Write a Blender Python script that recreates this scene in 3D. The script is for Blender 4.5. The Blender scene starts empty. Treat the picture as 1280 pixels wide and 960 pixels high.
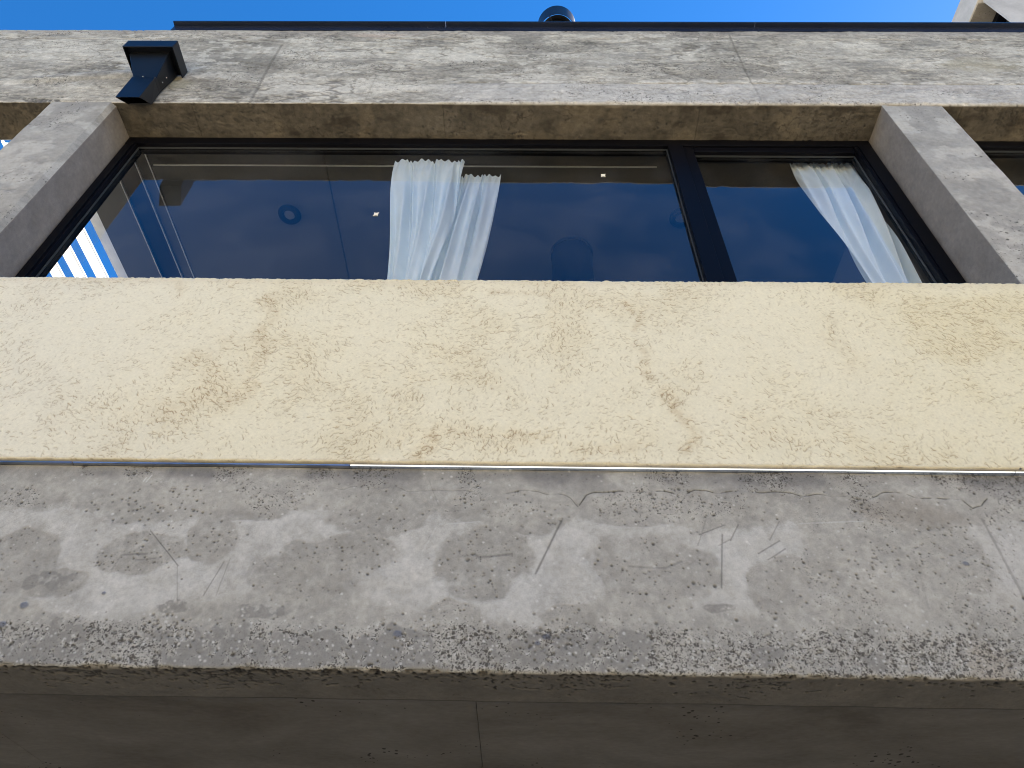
import bpy, bmesh, math, random
import numpy as np
from mathutils import Vector, Matrix

S = bpy.context.scene
COL = S.collection
R = math.radians
EYE = 1.6                                   # eye height above the pavement

# ------------------------------------------------------------------ camera, sky, sun, exposure
cam_data = bpy.data.cameras.new('camera')
cam = bpy.data.objects.new('camera', cam_data)
COL.objects.link(cam)
cam_data.sensor_width = 36.0
cam_data.lens = 25.237
cam_data.clip_start = 0.05
cam_data.clip_end = 5000
cam.rotation_euler = (R(134.591), R(-0.938), R(0.2144))
cam.location = (0, 0, EYE)
S.camera = cam

SUN_EL, SUN_AZ = 50.0, 62.0                 # azimuth measured from +Y (behind the house) towards +X
world = bpy.data.worlds.new('World')
S.world = world
world.use_nodes = True
wn = world.node_tree.nodes
sky = wn.new('ShaderNodeTexSky')
sky.sky_type = 'NISHITA'
sky.sun_disc = False
sky.sun_elevation = R(SUN_EL)
sky.sun_rotation = R(SUN_AZ)
sky.altitude = 2500
sky.air_density = 1.0
sky.dust_density = 0.25
sky.ozone_density = 4.0
hs = wn.new('ShaderNodeHueSaturation')             # deep clear-air blue over the whole sky
hs.inputs['Saturation'].default_value = 1.28
world.node_tree.links.new(sky.outputs[0], hs.inputs['Color'])
world.node_tree.links.new(hs.outputs[0], wn['Background'].inputs[0])
wn['Background'].inputs[1].default_value = 0.076

sd = bpy.data.lights.new('sun', 'SUN')
sd.energy = 5.0
sd.angle = R(0.53)
sd.color = (1.0, 0.92, 0.78)
sun = bpy.data.objects.new('sun', sd)
COL.objects.link(sun)
sv = Vector((math.sin(R(SUN_AZ)) * math.cos(R(SUN_EL)), math.cos(R(SUN_AZ)) * math.cos(R(SUN_EL)), math.sin(R(SUN_EL))))
sun.rotation_euler = sv.to_track_quat('Z', 'Y').to_euler()
sun.location = (20, 20, 40)

S.view_settings.view_transform = 'Standard'
S.view_settings.look = 'None'
S.view_settings.gamma = 1.0
S.view_settings.exposure = 2.15
S.render.engine = 'CYCLES'
S.cycles.filter_width = 1.0
S.cycles.max_bounces = 10
S.cycles.diffuse_bounces = 5
S.cycles.transparent_max_bounces = 12

# ------------------------------------------------------------------ un-projection of photo features onto known planes
F = 897.317
M3 = cam.rotation_euler.to_matrix()
def ray(px, py):
    return M3 @ Vector((px - 640.0, -(py - 480.0), -F))
def onY(px, py, Y):
    v = ray(px, py)
    return v.x * Y / v.y, v.z * Y / v.y + EYE
def onZ(px, py, z):
    v = ray(px, py); k = (z - EYE) / v.z
    return v.x * k, v.y * k

# ------------------------------------------------------------------ numpy noise
_rng = np.random.RandomState(7)
_TAB = [_rng.rand(256, 256).astype(np.float32) for _ in range(8)]
def vnoise(x, y, k=0):
    t = _TAB[k % 8]
    xi = np.floor(x).astype(int); yi = np.floor(y).astype(int)
    fx = (x - xi).astype(np.float32); fy = (y - yi).astype(np.float32)
    fx = fx * fx * (3 - 2 * fx); fy = fy * fy * (3 - 2 * fy)
    x0 = xi & 255; x1 = (xi + 1) & 255; y0 = yi & 255; y1 = (yi + 1) & 255
    return (t[y0, x0] * (1 - fx) + t[y0, x1] * fx) * (1 - fy) + (t[y1, x0] * (1 - fx) + t[y1, x1] * fx) * fy
def fbm(x, y, s, o=4, k=0, sx=1.0):
    """fractal noise 0..1, feature size s metres, sx = stretch along x"""
    a = 0.0; w = 1.0; tot = 0.0; r = np.zeros_like(x, dtype=np.float32)
    fx = 1.0 / (s * sx); fy = 1.0 / s
    for i in range(o):
        r += w * vnoise(x * fx + 17.3 * i + 91 * k, y * fy + 41.7 * i + 53 * k, k + i)
        tot += w; w *= 0.55; fx *= 2.03; fy *= 2.03
    return r / tot
def sstep(a, b, v):
    t = np.clip((v - a) / (b - a), 0, 1)
    return t * t * (3 - 2 * t)
def mix(a, b, t):
    return a * (1 - t) + b * t
def cmix(c, col, t):
    """blend an (...,3) array towards a colour by mask t"""
    return c * (1 - t[..., None]) + np.array(col, dtype=np.float32) * t[..., None]

# ------------------------------------------------------------------ object helpers
def link(o, parent=None):
    COL.objects.link(o)
    if parent is not None:
        o.parent = parent
        o.matrix_parent_inverse = parent.matrix_world.inverted() if False else Matrix.Translation(-parent.location)
    return o
def empty(name, loc, label, cat, group=None):
    o = bpy.data.objects.new(name, None)
    o.empty_display_size = 0.2
    o.location = loc
    COL.objects.link(o)
    o['label'] = label; o['category'] = cat
    if group: o['group'] = group
    return o
def tag(o, label=None, cat=None, group=None, kind=None):
    if label: o['label'] = label
    if cat: o['category'] = cat
    if group: o['group'] = group
    if kind: o['kind'] = kind
    return o
def obj(name, bm, mat, parent=None, smooth=False, label=None):
    me = bpy.data.meshes.new(name)
    bm.normal_update()
    bm.to_mesh(me); bm.free()
    me.materials.append(mat)
    if smooth:
        for p in me.polygons: p.use_smooth = True
    o = bpy.data.objects.new(name, me)
    link(o, parent)
    if label: o['label'] = label
    return o
def box(bm, x0, x1, y0, y1, z0, z1, bev=0.0):
    r = bmesh.ops.create_cube(bm, size=1.0)
    vs = r['verts']
    bmesh.ops.scale(bm, vec=(x1 - x0, y1 - y0, z1 - z0), verts=vs)
    bmesh.ops.translate(bm, vec=((x0 + x1) / 2, (y0 + y1) / 2, (z0 + z1) / 2), verts=vs)
    if bev > 0:
        es = list({e for v in vs for e in v.link_edges})
        bmesh.ops.bevel(bm, geom=es, offset=bev, segments=2, affect='EDGES', profile=0.5)
def bx(name, x0, x1, y0, y1, z0, z1, mat, parent=None, bev=0.0, label=None):
    bm = bmesh.new(); box(bm, x0, x1, y0, y1, z0, z1, bev)
    return obj(name, bm, mat, parent, label=label)
def loft(bm, rings, close=True):
    """rings: lists of points with equal count; joined by quads, ends capped"""
    vr = [[bm.verts.new(p) for p in r] for r in rings]
    n = len(vr[0])
    for a, b in zip(vr[:-1], vr[1:]):
        for i in range(n):
            bm.faces.new((a[i], a[(i + 1) % n], b[(i + 1) % n], b[i]))
    if close:
        bm.faces.new(list(reversed(vr[0]))); bm.faces.new(vr[-1])
    bmesh.ops.recalc_face_normals(bm, faces=bm.faces[:])
def ringpts(cx, cy, z, r, n=40):
    return [(cx + r * math.cos(2 * math.pi * i / n), cy + r * math.sin(2 * math.pi * i / n), z) for i in range(n)]

# ------------------------------------------------------------------ materials
def newmat(name):
    m = bpy.data.materials.new(name); m.use_nodes = True
    nt = m.node_tree
    return m, nt, nt.nodes['Principled BSDF']
def N(nt, typ, **kw):
    n = nt.nodes.new(typ)
    for k, v in kw.items():
        if k.startswith('i_'):
            key = k[2:]
            n.inputs[int(key) if key.isdigit() else key.replace('_', ' ')].default_value = v
        else: setattr(n, k, v)
    return n
def ramp(nt, fac, stops):
    r = nt.nodes.new('ShaderNodeValToRGB')
    els = r.color_ramp.elements
    while len(els) < len(stops): els.new(0.5)
    for e, (p, c) in zip(els, stops):
        e.position = p; e.color = (*c, 1) if len(c) == 3 else c
    nt.links.new(fac, r.inputs[0])
    return r
def relief_mat(name, rough=0.85, grain=0.10, gscale=420, bump=0.25, spec=0.3, pores=((125, .40), (300, .42)), porecol=(.05, .045, .038)):
    """colour from the surface's own map, plus fine procedural grain and bump"""
    m, nt, b = newmat(name); L = nt.links
    at = N(nt, 'ShaderNodeAttribute', attribute_name='tone')
    tc = N(nt, 'ShaderNodeTexCoord')
    n1 = N(nt, 'ShaderNodeTexNoise', i_Scale=gscale, i_Detail=3.0)
    n2 = N(nt, 'ShaderNodeTexNoise', i_Scale=gscale * 0.22, i_Detail=4.0)
    L.new(tc.outputs['Object'], n1.inputs['Vector']); L.new(tc.outputs['Object'], n2.inputs['Vector'])
    ad = N(nt, 'ShaderNodeMath', operation='ADD'); L.new(n1.outputs[0], ad.inputs[0]); L.new(n2.outputs[0], ad.inputs[1])
    mr = N(nt, 'ShaderNodeMapRange'); L.new(ad.outputs[0], mr.inputs[0])
    mr.inputs[1].default_value = 0.6; mr.inputs[2].default_value = 1.4
    mr.inputs[3].default_value = 1 - grain * 1.6; mr.inputs[4].default_value = 1 + grain * 1.6
    mu = N(nt, 'ShaderNodeVectorMath', operation='SCALE')
    L.new(at.outputs['Color'], mu.inputs[0]); L.new(mr.outputs[0], mu.inputs['Scale'])
    out = mu.outputs[0]; hgt = ad.outputs[0]
    if pores:
        nd = N(nt, 'ShaderNodeTexNoise', i_Scale=95.0, i_Detail=3.0); L.new(tc.outputs['Object'], nd.inputs['Vector'])
        sc_ = N(nt, 'ShaderNodeVectorMath', operation='SCALE'); L.new(nd.outputs['Color'], sc_.inputs[0]); sc_.inputs['Scale'].default_value = .016
        ds = N(nt, 'ShaderNodeVectorMath', operation='ADD'); L.new(tc.outputs['Object'], ds.inputs[0]); L.new(sc_.outputs[0], ds.inputs[1])
        tot = None
        for k, (sca, th) in enumerate(pores):
            vo = N(nt, 'ShaderNodeTexVoronoi', i_Scale=float(sca)); L.new(ds.outputs[0], vo.inputs['Vector'])
            sp_ = N(nt, 'ShaderNodeSeparateColor'); L.new(vo.outputs['Color'], sp_.inputs[0])
            pw = N(nt, 'ShaderNodeMath', operation='MULTIPLY'); L.new(sp_.outputs[0], pw.inputs[0]); L.new(sp_.outputs[0], pw.inputs[1])
            mm = N(nt, 'ShaderNodeMath', operation='MULTIPLY'); L.new(at.outputs['Alpha'], mm.inputs[0]); L.new(pw.outputs[0], mm.inputs[1])
            m3 = N(nt, 'ShaderNodeMath', operation='MULTIPLY'); L.new(mm.outputs[0], m3.inputs[0]); m3.inputs[1].default_value = th * 2.0
            su = N(nt, 'ShaderNodeMath', operation='SUBTRACT'); L.new(m3.outputs[0], su.inputs[0]); L.new(vo.outputs['Distance'], su.inputs[1])
            ml = N(nt, 'ShaderNodeMath', operation='MULTIPLY', use_clamp=True); L.new(su.outputs[0], ml.inputs[0]); ml.inputs[1].default_value = 7.0
            if tot is None: tot = ml.outputs[0]
            else:
                mxx = N(nt, 'ShaderNodeMath', operation='MAXIMUM'); L.new(tot, mxx.inputs[0]); L.new(ml.outputs[0], mxx.inputs[1]); tot = mxx.outputs[0]
        fm = N(nt, 'ShaderNodeMath', operation='MULTIPLY'); L.new(tot, fm.inputs[0]); fm.inputs[1].default_value = .85
        mx = N(nt, 'ShaderNodeMix', data_type='RGBA'); L.new(fm.outputs[0], mx.inputs[0]); L.new(out, mx.inputs[6]); mx.inputs[7].default_value = (*porecol, 1)
        out = mx.outputs[2]
        hs_ = N(nt, 'ShaderNodeMath', operation='MULTIPLY_ADD'); L.new(tot, hs_.inputs[0]); hs_.inputs[1].default_value = -3.0; L.new(hgt, hs_.inputs[2]); hgt = hs_.outputs[0]
    L.new(out, b.inputs['Base Color'])
    bp = N(nt, 'ShaderNodeBump', i_Strength=bump, i_Distance=0.002)
    L.new(hgt, bp.inputs['Height']); L.new(bp.outputs[0], b.inputs['Normal'])
    b.inputs['Roughness'].default_value = rough
    b.inputs['Specular IOR Level'].default_value = spec
    return m
def mottled(name, c1, c2, c3, scale=3.0, rough=0.85, stretch=(1, 1, 1), pits=0.0, bump=0.3, fine=60):
    """three-tone procedural concrete with optional dark pits"""
    m, nt, b = newmat(name); L = nt.links
    tc = N(nt, 'ShaderNodeTexCoord'); mp = N(nt, 'ShaderNodeMapping')
    mp.inputs['Scale'].default_value = stretch
    L.new(tc.outputs['Object'], mp.inputs[0])
    n1 = N(nt, 'ShaderNodeTexNoise', i_Scale=scale, i_Detail=9.0, i_Roughness=0.62, i_Distortion=0.4)
    n2 = N(nt, 'ShaderNodeTexNoise', i_Scale=fine, i_Detail=5.0, i_Roughness=0.6)
    for n in (n1, n2): L.new(mp.outputs[0], n.inputs['Vector'])
    ad = N(nt, 'ShaderNodeMath', operation='MULTIPLY_ADD'); L.new(n2.outputs[0], ad.inputs[0]); ad.inputs[1].default_value = 0.28
    L.new(n1.outputs[0], ad.inputs[2])
    rp = ramp(nt, ad.outputs[0], [(0.42, c1), (0.64, c2), (0.84, c3)])
    out = rp.outputs[0]
    if pits > 0:
        vo = N(nt, 'ShaderNodeTexVoronoi', i_Scale=38.0); L.new(tc.outputs['Object'], vo.inputs['Vector'])
        n3 = N(nt, 'ShaderNodeTexNoise', i_Scale=4.5, i_Detail=3.0); L.new(tc.outputs['Object'], n3.inputs['Vector'])
        th = N(nt, 'ShaderNodeMapRange'); L.new(n3.outputs[0], th.inputs[0])
        th.inputs[1].default_value = 0.5; th.inputs[2].default_value = 0.75; th.inputs[3].default_value = 0.0; th.inputs[4].default_value = pits
        lt = N(nt, 'ShaderNodeMath', operation='LESS_THAN'); L.new(vo.outputs['Distance'], lt.inputs[0]); L.new(th.outputs[0], lt.inputs[1])
        mx = N(nt, 'ShaderNodeMix', data_type='RGBA'); L.new(lt.outputs[0], mx.inputs[0]); L.new(out, mx.inputs[6])
        mx.inputs[7].default_value = (c1[0] * .3, c1[1] * .3, c1[2] * .3, 1)
        out = mx.outputs[2]
    L.new(out, b.inputs['Base Color'])
    bp = N(nt, 'ShaderNodeBump', i_Strength=bump, i_Distance=0.004); L.new(ad.outputs[0], bp.inputs['Height'])
    L.new(bp.outputs[0], b.inputs['Normal'])
    b.inputs['Roughness'].default_value = rough
    b.inputs['Specular IOR Level'].default_value = 0.3
    return m
def painted(name, col, rough=0.4, metal=0.0, var=0.15, scale=14, bump=0.05, spec=0.5):
    m, nt, b = newmat(name); L = nt.links
    tc = N(nt, 'ShaderNodeTexCoord')
    n1 = N(nt, 'ShaderNodeTexNoise', i_Scale=scale, i_Detail=6.0); L.new(tc.outputs['Object'], n1.inputs['Vector'])
    rp = ramp(nt, n1.outputs[0], [(0.3, [c * (1 - var) for c in col]), (0.7, [c * (1 + var) for c in col])])
    L.new(rp.outputs[0], b.inputs['Base Color'])
    rr = N(nt, 'ShaderNodeMapRange'); L.new(n1.outputs[0], rr.inputs[0])
    rr.inputs[3].default_value = rough * 0.8; rr.inputs[4].default_value = rough * 1.25
    L.new(rr.outputs[0], b.inputs['Roughness'])
    bp = N(nt, 'ShaderNodeBump', i_Strength=bump, i_Distance=0.002); L.new(n1.outputs[0], bp.inputs['Height']); L.new(bp.outputs[0], b.inputs['Normal'])
    b.inputs['Metallic'].default_value = metal
    b.inputs['Specular IOR Level'].default_value = spec
    return m
def cloth(name):
    m, nt, b = newmat(name); L = nt.links
    tc = N(nt, 'ShaderNodeTexCoord')
    w = N(nt, 'ShaderNodeTexNoise', i_Scale=9.0, i_Detail=5.0); L.new(tc.outputs['Object'], w.inputs['Vector'])
    rp = ramp(nt, w.outputs[0], [(0.3, (.82, .91, .95)), (0.7, (.88, .96, .99))])  # cool tint: blue of the sky put into the white cloth
    L.new(rp.outputs[0], b.inputs['Base Color'])
    b.inputs['Roughness'].default_value = 0.9
    n2 = N(nt, 'ShaderNodeTexNoise', i_Scale=600.0); L.new(tc.outputs['Object'], n2.inputs['Vector'])
    bp = N(nt, 'ShaderNodeBump', i_Strength=0.1, i_Distance=0.001); L.new(n2.outputs[0], bp.inputs['Height']); L.new(bp.outputs[0], b.inputs['Normal'])
    tr = N(nt, 'ShaderNodeBsdfTranslucent'); L.new(rp.outputs[0], tr.inputs[0])
    mx = N(nt, 'ShaderNodeMixShader'); mx.inputs[0].default_value = 0.12
    L.new(b.outputs[0], mx.inputs[1]); L.new(tr.outputs[0], mx.inputs[2])
    L.new(mx.outputs[0], nt.nodes['Material Output'].inputs[0])
    return m
def glassmat(name, boost=1.65):
    m, nt, b = newmat(name); L = nt.links
    nt.nodes.remove(b)
    tp = N(nt, 'ShaderNodeBsdfTransparent'); tp.inputs[0].default_value = (0.985, 0.99, 0.99, 1)
    gl = N(nt, 'ShaderNodeBsdfGlossy'); gl.inputs['Roughness'].default_value = 0.0
    gl.inputs[0].default_value = (0.95, 0.97, 1.0, 1)
    tc = N(nt, 'ShaderNodeTexCoord')
    n = N(nt, 'ShaderNodeTexNoise', i_Scale=0.9, i_Detail=1.0); L.new(tc.outputs['Object'], n.inputs['Vector'])
    bp = N(nt, 'ShaderNodeBump', i_Strength=0.06, i_Distance=0.01); L.new(n.outputs[0], bp.inputs['Height'])
    L.new(bp.outputs[0], gl.inputs['Normal'])
    fr = N(nt, 'ShaderNodeFresnel', i_IOR=1.5)
    mu = N(nt, 'ShaderNodeMath', operation='MULTIPLY'); L.new(fr.outputs[0], mu.inputs[0]); mu.inputs[1].default_value = boost
    mu.use_clamp = True
    mx = N(nt, 'ShaderNodeMixShader'); L.new(mu.outputs[0], mx.inputs[0]); L.new(tp.outputs[0], mx.inputs[1]); L.new(gl.outputs[0], mx.inputs[2])
    # a little dust on the panes
    df = N(nt, 'ShaderNodeBsdfDiffuse'); df.inputs[0].default_value = (.55, .55, .55, 1)
    n2 = N(nt, 'ShaderNodeTexNoise', i_Scale=3.5, i_Detail=8.0); L.new(tc.outputs['Object'], n2.inputs['Vector'])
    rr = N(nt, 'ShaderNodeMapRange'); L.new(n2.outputs[0], rr.inputs[0]); rr.inputs[1].default_value = .45; rr.inputs[2].default_value = .8
    rr.inputs[3].default_value = 0.0; rr.inputs[4].default_value = 0.035
    m2 = N(nt, 'ShaderNodeMixShader'); L.new(rr.outputs[0], m2.inputs[0]); L.new(mx.outputs[0], m2.inputs[1]); L.new(df.outputs[0], m2.inputs[2])
    L.new(m2.outputs[0], nt.nodes['Material Output'].inputs[0])
    return m

MT = {}
MT['slab'] = relief_mat('cast_concrete', grain=0.13, gscale=300)
MT['fascia'] = relief_mat('board_marked_concrete', grain=0.20, gscale=170, pores=((60, .36), (150, .40)))
MT['columnface'] = relief_mat('column_concrete', grain=0.11, gscale=200, pores=((45, .30), (110, .34)))
MT['stucco'] = relief_mat('trowelled_stucco', grain=0.06, gscale=500, bump=0.3, pores=((230, .30),), porecol=(.34, .26, .15))
MT['soffit'] = mottled('soffit_concrete', (.11, .096, .076), (.17, .155, .13), (.23, .215, .185), scale=2.6, pits=0.30, stretch=(.6, 1, 1), bump=.5)  # darker copy of the concrete, underside shade put into its colour
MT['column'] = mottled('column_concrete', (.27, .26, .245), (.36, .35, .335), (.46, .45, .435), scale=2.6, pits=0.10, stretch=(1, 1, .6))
MT['wing'] = mottled('wing_concrete', (.34, .325, .295), (.42, .40, .365), (.50, .48, .44), scale=2.0, fine=30)
MT['black'] = painted('black_coated_steel', (.005, .006, .008), rough=0.34, scale=5, bump=0.1, spec=.26)
MT['frame'] = painted('black_anodised_frame', (.003, .003, .0045), rough=0.42, scale=3, spec=.09)
MT['coping'] = painted('sky_tinted_coping', (.010, .015, .032), rough=0.25, scale=2, spec=.35)  # navy base puts the sky's reflection into the black metal
MT['chrome'] = painted('polished_aluminium_trim', (.66, .76, .95), rough=0.2, metal=1.0, var=.05, scale=3)
MT['dulltrim'] = painted('dimmed_aluminium_trim', (.34, .36, .42), rough=0.3, metal=1.0, var=.35, scale=9, bump=.3)  # same trim metal darkened to dim its blue sky reflection
MT['gasket'] = painted('grey_glazing_gasket', (.035, .038, .04), rough=0.5, spec=.3)
MT['white'] = painted('dimmed_ceiling_paint', (.060, .066, .072), rough=0.8, var=.05, scale=2)  # near-black: the dimness of the room is put into the colour
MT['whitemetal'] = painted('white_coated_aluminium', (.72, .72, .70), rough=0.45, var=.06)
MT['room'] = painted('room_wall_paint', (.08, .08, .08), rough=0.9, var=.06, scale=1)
MT['cloth'] = cloth('curtain_cloth')
MT['glass'] = glassmat('window_glass')
MT['sticker'] = painted('cream_sticker', (.80, .74, .58), rough=0.6, var=.1, scale=80)
MT['bezel'] = painted('dark_lamp_bezel', (.003, .004, .006), rough=0.9, spec=.05)
MT['lens'] = painted('frosted_lamp_lens', (.13, .13, .13), rough=0.3)
MT['flue'] = painted('matt_black_flue', (.006, .006, .007), rough=0.8, spec=.1)
MT['steel'] = painted('galvanised_rim', (.6, .6, .6), rough=0.3, metal=1.0, var=.1)
MT['paving'] = mottled('pavement_concrete', (.31, .27, .21), (.38, .33, .26), (.45, .40, .32), scale=1.2)
MT['bounce_paving'] = mottled('pale_street_paving', (.38, .33, .25), (.43, .39, .30), (.49, .45, .35), scale=2.0, fine=120)  # unseen street surface made pale to bounce sunlight onto the facade
MT['earth'] = mottled('dry_ground', (.30, .25, .17), (.36, .30, .21), (.42, .35, .25), scale=.3)
MT['render'] = mottled('ochre_render', (.60, .50, .35), (.68, .57, .41), (.74, .63, .46), scale=.7)

# translucent white roofing strips of the pergola
def slatmat():
    m, nt, b = newmat('white_translucent_slat'); L = nt.links
    tc = N(nt, 'ShaderNodeTexCoord'); n1 = N(nt, 'ShaderNodeTexNoise', i_Scale=12.0, i_Detail=6.0)
    L.new(tc.outputs['Object'], n1.inputs['Vector'])
    rp = ramp(nt, n1.outputs[0], [(0.3, (.80, .82, .80)), (0.7, (.92, .93, .91))])
    L.new(rp.outputs[0], b.inputs['Base Color']); b.inputs['Roughness'].default_value = 0.6
    tr = N(nt, 'ShaderNodeBsdfTranslucent'); L.new(rp.outputs[0], tr.inputs[0])
    mx = N(nt, 'ShaderNodeMixShader'); mx.inputs[0].default_value = 0.30
    L.new(b.outputs[0], mx.inputs[1]); L.new(tr.outputs[0], mx.inputs[2])
    L.new(mx.outputs[0], nt.nodes['Material Output'].inputs[0])
    return m
MT['slat'] = slatmat()

# ------------------------------------------------------------------ relief sheets: dense surfaces with real depth and a tone map
def sheet(name, xs, prof, depth, tone, mat, parent, core=None, base=(.3, .3, .3), label=None, xjit=None, dens=None):
    """xs: x coordinates; prof: list of (y, z, ny, nz) down the profile; depth[r,c] metres pushed INWARD; tone[r,c,3]"""
    nr, nc = len(prof), len(xs)
    P = np.array(prof, dtype=np.float32)
    co = np.empty((nr, nc, 3), dtype=np.float32)
    co[..., 0] = xs[None, :]
    co[..., 1] = P[:, 0:1] - P[:, 2:3] * depth
    co[..., 2] = P[:, 1:2] - P[:, 3:4] * depth
    if xjit is not None: co[..., 0] += xjit
    idx = np.arange(nr * nc).reshape(nr, nc)
    q = np.stack([idx[:-1, :-1], idx[1:, :-1], idx[1:, 1:], idx[:-1, 1:]], axis=-1).reshape(-1, 4)
    verts = co.reshape(-1, 3); cols = np.concatenate([tone.reshape(-1, 3), (dens if dens is not None else np.zeros((nr, nc))).reshape(-1, 1)], axis=1).astype(np.float32)
    if core:
        cv = []; cq = []
        for (x0, x1, y0, y1, z0, z1) in core:
            o = len(verts) + len(cv)
            cv += [(x0, y0, z0), (x1, y0, z0), (x1, y1, z0), (x0, y1, z0), (x0, y0, z1), (x1, y0, z1), (x1, y1, z1), (x0, y1, z1)]
            cq += [[o, o + 3, o + 2, o + 1], [o + 4, o + 5, o + 6, o + 7], [o, o + 1, o + 5, o + 4], [o + 1, o + 2, o + 6, o + 5], [o + 2, o + 3, o + 7, o + 6], [o + 3, o, o + 4, o + 7]]
        verts = np.concatenate([verts, np.array(cv, dtype=np.float32)]); q = np.concatenate([q, np.array(cq)])
        cols = np.concatenate([cols, np.tile(np.array([*base, 0], dtype=np.float32), (len(cv), 1))])
    me = bpy.data.meshes.new(name)
    me.vertices.add(len(verts)); me.vertices.foreach_set('co', verts.astype(np.float32).ravel())
    me.loops.add(len(q) * 4); me.loops.foreach_set('vertex_index', q.astype(np.int32).ravel())
    me.polygons.add(len(q)); me.polygons.foreach_set('loop_start', np.arange(0, len(q) * 4, 4, dtype=np.int32))
    me.polygons.foreach_set('loop_total', np.full(len(q), 4, dtype=np.int32))
    me.update(calc_edges=True)
    sm = np.ones(len(q), dtype=bool)
    if core: sm[-6 * len(core):] = False
    me.polygons.foreach_set('use_smooth', sm)
    a = me.attributes.new('tone', 'FLOAT_COLOR', 'POINT'); a.data.foreach_set('color', np.clip(cols, 0, 1).ravel())
    me.materials.append(mat)
    o = bpy.data.objects.new(name, me); link(o, parent)
    if label: o['label'] = label
    return o

def xgrid(a, b, step, full):
    left = np.linspace(-full, a, max(4, int((a + full) / 0.03)), endpoint=False)
    mid = np.arange(a, b, step)
    right = np.linspace(b, full, max(4, int((full - b) / 0.03)))
    return np.concatenate([left, mid, right]).astype(np.float32)

class Canvas:
    """stamps pits, strokes and blobs in metres (u = x, v = distance along the profile from its top)"""
    def __init__(s, xs, vs):
        s.xs, s.vs = xs, vs
        s.U, s.V = np.meshgrid(xs, vs)
    def win(s, u, v, r):
        c0, c1 = np.searchsorted(s.xs, [u - r, u + r]); r0, r1 = np.searchsorted(s.vs, [v - r, v + r])
        return slice(r0, r1), slice(c0, c1)
    def pits(s, A, pts, rad, amp, soft=0.6):
        for (u, v), r, a in zip(pts, rad, amp):
            w = s.win(u, v, r * 1.6 + 0.004)
            d = np.hypot(s.U[w] - u, s.V[w] - v)
            if d.size == 0: continue
            val = a * (1 - sstep(r * (1 - soft), r * 1.0 + 0.0022, d))
            A[w] = np.maximum(A[w], val)
    def path(s, A, pts, width, amp, jit=0.0, seed=0):
        rr = np.random.RandomState(seed)
        for (a, b) in zip(pts[:-1], pts[1:]):
            L = math.hypot(b[0] - a[0], b[1] - a[1]); n = max(2, int(L / 0.0015))
            for i in range(n):
                t = i / n
                u = a[0] + (b[0] - a[0]) * t; v = a[1] + (b[1] - a[1]) * t
                u += jit * (vnoise(np.array([u * 25.0 + seed]), np.array([1.5]))[0] - .5); v += jit * 2 * (vnoise(np.array([u * 22.0 + seed]), np.array([7.5]))[0] - .5)
                w = s.win(u, v, width * 2 + 0.004)
                d = np.hypot(s.U[w] - u, s.V[w] - v)
                wv = width * (0.6 + 0.8 * rr.rand())
                A[w] = np.maximum(A[w], amp * (1 - sstep(wv * .4, wv + 0.0022, d)))
    def ell(s, cu, cv, ru, rv, rot=0.0, edge=0.12, warp=0.25, k=1, ws=0.08):
        c, sn = math.cos(rot), math.sin(rot)
        du = s.U - cu; dv = s.V - cv
        a = (du * c + dv * sn) / ru; b = (-du * sn + dv * c) / rv
        d = np.sqrt(a * a + b * b) + warp * 2 * (fbm(s.U, s.V, ws, 3, k) - .5)
        return 1 - sstep(1 - edge, 1 + edge, d)
def sample_pts(rs, n, x0, x1, v0, v1, dens):
    """rejection sampling by density function (arrays in, 0..1 out)"""
    u = rs.uniform(x0, x1, n).astype(np.float32); v = rs.uniform(v0, v1, n).astype(np.float32)
    keep = rs.rand(n) < dens(u, v)
    return u[keep], v[keep]

# ================================================================== THE HOUSE
Z = EYE
D = 1.900                                    # plane of the beams and columns
Z_SB, Z_ST, Z_CT = Z + .793, Z + 1.470, Z + 2.487     # slab underside, slab top, stucco top
Z_LB, Z_LT = Z + 4.250, Z + 5.446            # roof beam underside and top
HX = 12.6                                    # half length of the facade
house = empty('concrete_house', (0, D, 0), 'grey board marked concrete house with cream stucco parapet below a wide black framed window', 'house')

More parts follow.
